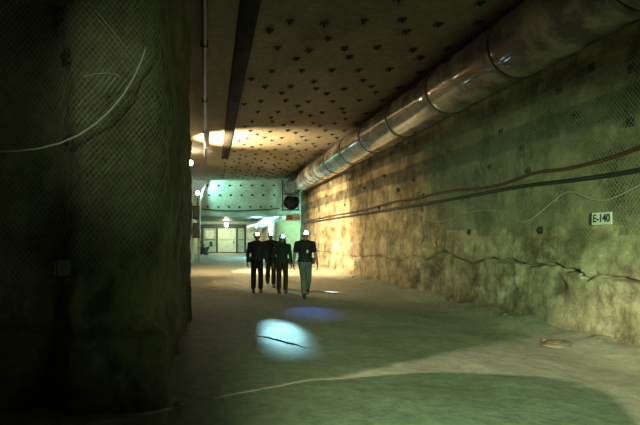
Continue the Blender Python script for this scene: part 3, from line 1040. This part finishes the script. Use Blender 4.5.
    T.loft([(S(0, 0, z), V((rx * bx) * k, 0, 0), V(0, ry * bx * k, 0)) for z, rx, ry in ((0.80, 0.150, 0.108), (0.88, 0.176, 0.122), (0.96, 0.168, 0.118), (1.0, 0.160, 0.114))], 24)
    for s in (-1, 1):
        hip, kn, an = [Vector(p) * k for p in legs[s]]
        T.caps(hip, kn, 0.098 * k, 0.076 * k)
        T.tube([kn, kn.lerp(an, 0.35), kn.lerp(an, 0.95)], [0.075 * k, 0.076 * k, 0.070 * k], 16)
        T.ell(kn, V(0.075, 0.075, 0.075) * k)
    fused(T, 'trousers', tr_m, root, 0.012, 3)
    T = MB(); T.loft([(S(0, 0, z), V((0.166 * bx + 0.012) * k, 0, 0), V(0, (0.118 * bx + 0.010) * k, 0)) for z in (0.965, 1.0)], 24)
    bl = T.build('belt', BOOT, root, True)
    MB().box(S(0.21 * (1 if seed % 2 else -1), -0.02, 0.95), V(0.07, 0.10, 0.16) * k, bevel=0.012).build('belt_pouch', BOOT, root)
    # boots
    for s in (-1, 1):
        hip, kn, an = [Vector(p) * k for p in legs[s]]
        lift = legs[s][2][2]
        pitch = -0.55 if lift > 0.14 else 0.0       # heel raised
        R = Matrix.Rotation(pitch, 3, 'X')
        T = MB()
        Bp = lambda x, y, z: an + R @ S(x, y, z)
        T.tube([an + S(0, 0, 0.13), Bp(0, 0.005, -0.02)], [0.055 * k, 0.052 * k], 14)
        T.loft([(Bp(0, 0.075, -0.050), R @ S(0.034, 0, 0), R @ S(0, 0, 0.030)), (Bp(0, 0.04, -0.045), R @ S(0.040, 0, 0), R @ S(0, 0, 0.042)), (Bp(0, -0.06, -0.048), R @ S(0.046, 0, 0), R @ S(0, 0, 0.040)),
                (Bp(0, -0.13, -0.058), R @ S(0.050, 0, 0), R @ S(0, 0, 0.030)), (Bp(0, -0.185, -0.066), R @ S(0.036, 0, 0), R @ S(0, 0, 0.020))], 14)
        bt = fused(T, 'boot', BOOT, root, 0.010, 2)
        T = MB(); T.loft([(Bp(0, -0.055, -0.092), R @ S(0.048, 0, 0), R @ S(0, 0.135, 0)), (Bp(0, -0.055, -0.076), R @ S(0.050, 0, 0), R @ S(0, 0.137, 0))], 18)
        T.build('sole', M_black, bt, False)
    # helmet with cap lamp
    hm = lambda x, y, z: hd(x, y, z + 0.045)
    T = MB(); rings = []
    for z, r in ((-0.004, 1.0), (0.03, 0.99), (0.06, 0.93), (0.085, 0.82), (0.105, 0.62), (0.116, 0.38), (0.120, 0.10)):
        rings.append((hm(0, 0.004, z), S(0.108 * r, 0, 0), S(0, 0.132 * r, 0)))
    T.loft(rings, 24)
    he = T.build('helmet', HELM, root, True)
    T = MB(); T.loft([(hm(0, -0.012, -0.010), S(0.120, 0, 0), S(0, 0.160, 0)), (hm(0, -0.008, 0.004), S(0.112, 0, 0), S(0, 0.145, 0))], 24); T.build('brim', HELM, he, True)
    T = MB(); T.tube([hm(0, -0.12, 0.045), hm(0, -0.07, 0.105), hm(0, 0, 0.127), hm(0, 0.07, 0.108), hm(0, 0.12, 0.05)], 0.012 * k, 8); T.build('crest', HELM, he, True)
    lp = hm(0, -0.150, 0.040)
    aimd = V(0, -1, -0.25).normalized()
    T = MB(); T.tube([lp - aimd * -0.0 + V(0, 0.05, 0.01), lp], [0.034 * k, 0.054 * k], 16)
    la = T.build('cap_lamp', M_black, root, True)
    T = MB(); T.tube([lp, lp + aimd * 0.008], [0.051 * k, 0.047 * k], 16); T.build('lens', LENS, la, True)
    if hair:
        T = MB()
        T.loft([(hd(0, 0.03, 0.05), S(0.088, 0, 0), S(0, 0.080, 0)), (hd(0, 0.035, -0.03), S(0.096, 0, 0), S(0, 0.075, 0)), (hd(0, 0.045, -0.13), S(0.105, 0, 0), S(0, 0.065, 0)), (hd(0, 0.055, -0.21), S(0.110, 0, 0), S(0, 0.055, 0)), (hd(0, 0.06, -0.27), S(0.085, 0, 0), S(0, 0.035, 0))], 18)
        for s in (-1, 1):
            T.caps(hd(0.080 * s, -0.03, 0.01), hd(0.092 * s, -0.075, -0.20), 0.026 * k, 0.022 * k)
        fused(T, 'hair', HAIR, root, 0.010, 3)
    else:
        T = MB(); T.loft([(hd(0, 0.022, 0.05), S(0.084, 0, 0), S(0, 0.088, 0)), (hd(0, 0.03, -0.01), S(0.080, 0, 0), S(0, 0.078, 0)), (hd(0, 0.035, -0.05), S(0.066, 0, 0), S(0, 0.060, 0))], 18); T.build('hair', HAIR, root, True)
    if badge:
        T = MB(); T.box(S(0.035, -0.138 * bx, 1.19), V(0.045, 0.006, 0.075) * k, bevel=0.002); bd = T.build('badge', M_white, root)
        T = MB(); T.tube([S(0.035, -0.140 * bx, 1.23), S(0.05, -0.128 * bx, 1.36), S(0.06, -0.085, 1.45)], 0.005 * k, 5); T.build('lanyard', M_ink, bd)
    # lamp position in the world
    return root, Matrix.Translation(loc) @ Matrix.Rotation(rz, 4, 'Z') @ (lp + aimd * 0.03)


def gpos(X, Z):
    x = (X - 212) * Z / F
    return (x, Z, floor_z(x, Z) + 0.004)


walk_R = {-1: [(-0.085, 0, 0.90), (-0.07, -0.16, 0.50), (-0.055, -0.20, 0.10)], 1: [(0.085, 0, 0.90), (0.095, 0.02, 0.49), (0.09, 0.24, 0.17)]}
arms_R = {-1: [(-0.205, 0, 1.385), (-0.262, 0.05, 1.11), (-0.300, -0.05, 0.88)], 1: [(0.205, 0, 1.385), (0.265, 0.0, 1.11), (0.295, -0.10, 0.88)]}
stand = {-1: [(-0.085, 0, 0.90), (-0.10, -0.06, 0.50), (-0.105, -0.05, 0.10)], 1: [(0.085, 0, 0.90), (0.105, -0.03, 0.50), (0.105, 0.03, 0.10)]}
arms_S = {-1: [(-0.20, 0, 1.385), (-0.262, 0.03, 1.11), (-0.270, -0.06, 0.86)], 1: [(0.20, 0, 1.385), (0.258, 0.03, 1.11), (0.262, -0.06, 0.86)]}
walk_L = {-1: [(-0.085, 0, 0.90), (-0.075, 0.02, 0.49), (-0.07, 0.26, 0.17)], 1: [(0.085, 0, 0.90), (0.08, -0.16, 0.50), (0.075, -0.20, 0.10)]}
P = []
P.append(person(gpos(305, 13.05), 0.0, 1.78, (0.010, 0.010, 0.014), (0.10, 0.105, 0.125), 'man in black t-shirt and grey jeans with a chest badge and white helmet', walk_R, arms_R, 'short', False, True, 1.08, seed=1))
P.append(person(gpos(257, 14.3), -0.05, 1.74, (0.045, 0.040, 0.055), (0.012, 0.010, 0.010), 'leftmost person in a grey long-sleeved shirt and black trousers walking in helmet', stand, arms_S, 'long', False, False, 1.05, seed=2))
P.append(person(gpos(282, 14.15), 0.04, 1.68, (0.010, 0.030, 0.024), (0.022, 0.012, 0.009), 'long-haired person in dark green jacket walking second from right in helmet', stand, arms_S, 'long', True, False, 1.05, seed=3))
P.append(person(gpos(270.5, 15.9), 0.0, 1.76, (0.014, 0.020, 0.026), (0.014, 0.013, 0.013), 'person in dark clothes half hidden behind the two walkers in the middle', walk_L, arms_S, 'long', False, False, 0.98, seed=4))

aims = [(2.15, 10.6, 0), (1.20, 8.5, 0), (1.16, 8.2, 0), (3.45, 14.6, 0)]
ens = [170, 2300, 2700, 1500]
cols = [BLUE, CYAN, CYAN, (0.6, 0.8, 1.0)]
cones = [28, 9.5, 8, 9]
for (root, lpw), a, e, c, cn in zip(P, aims, ens, cols, cones):
    light('cap_lamp_beam', 'SPOT', lpw, e, c, aim=a, size=0.02, cone=cn, blend=1.0)
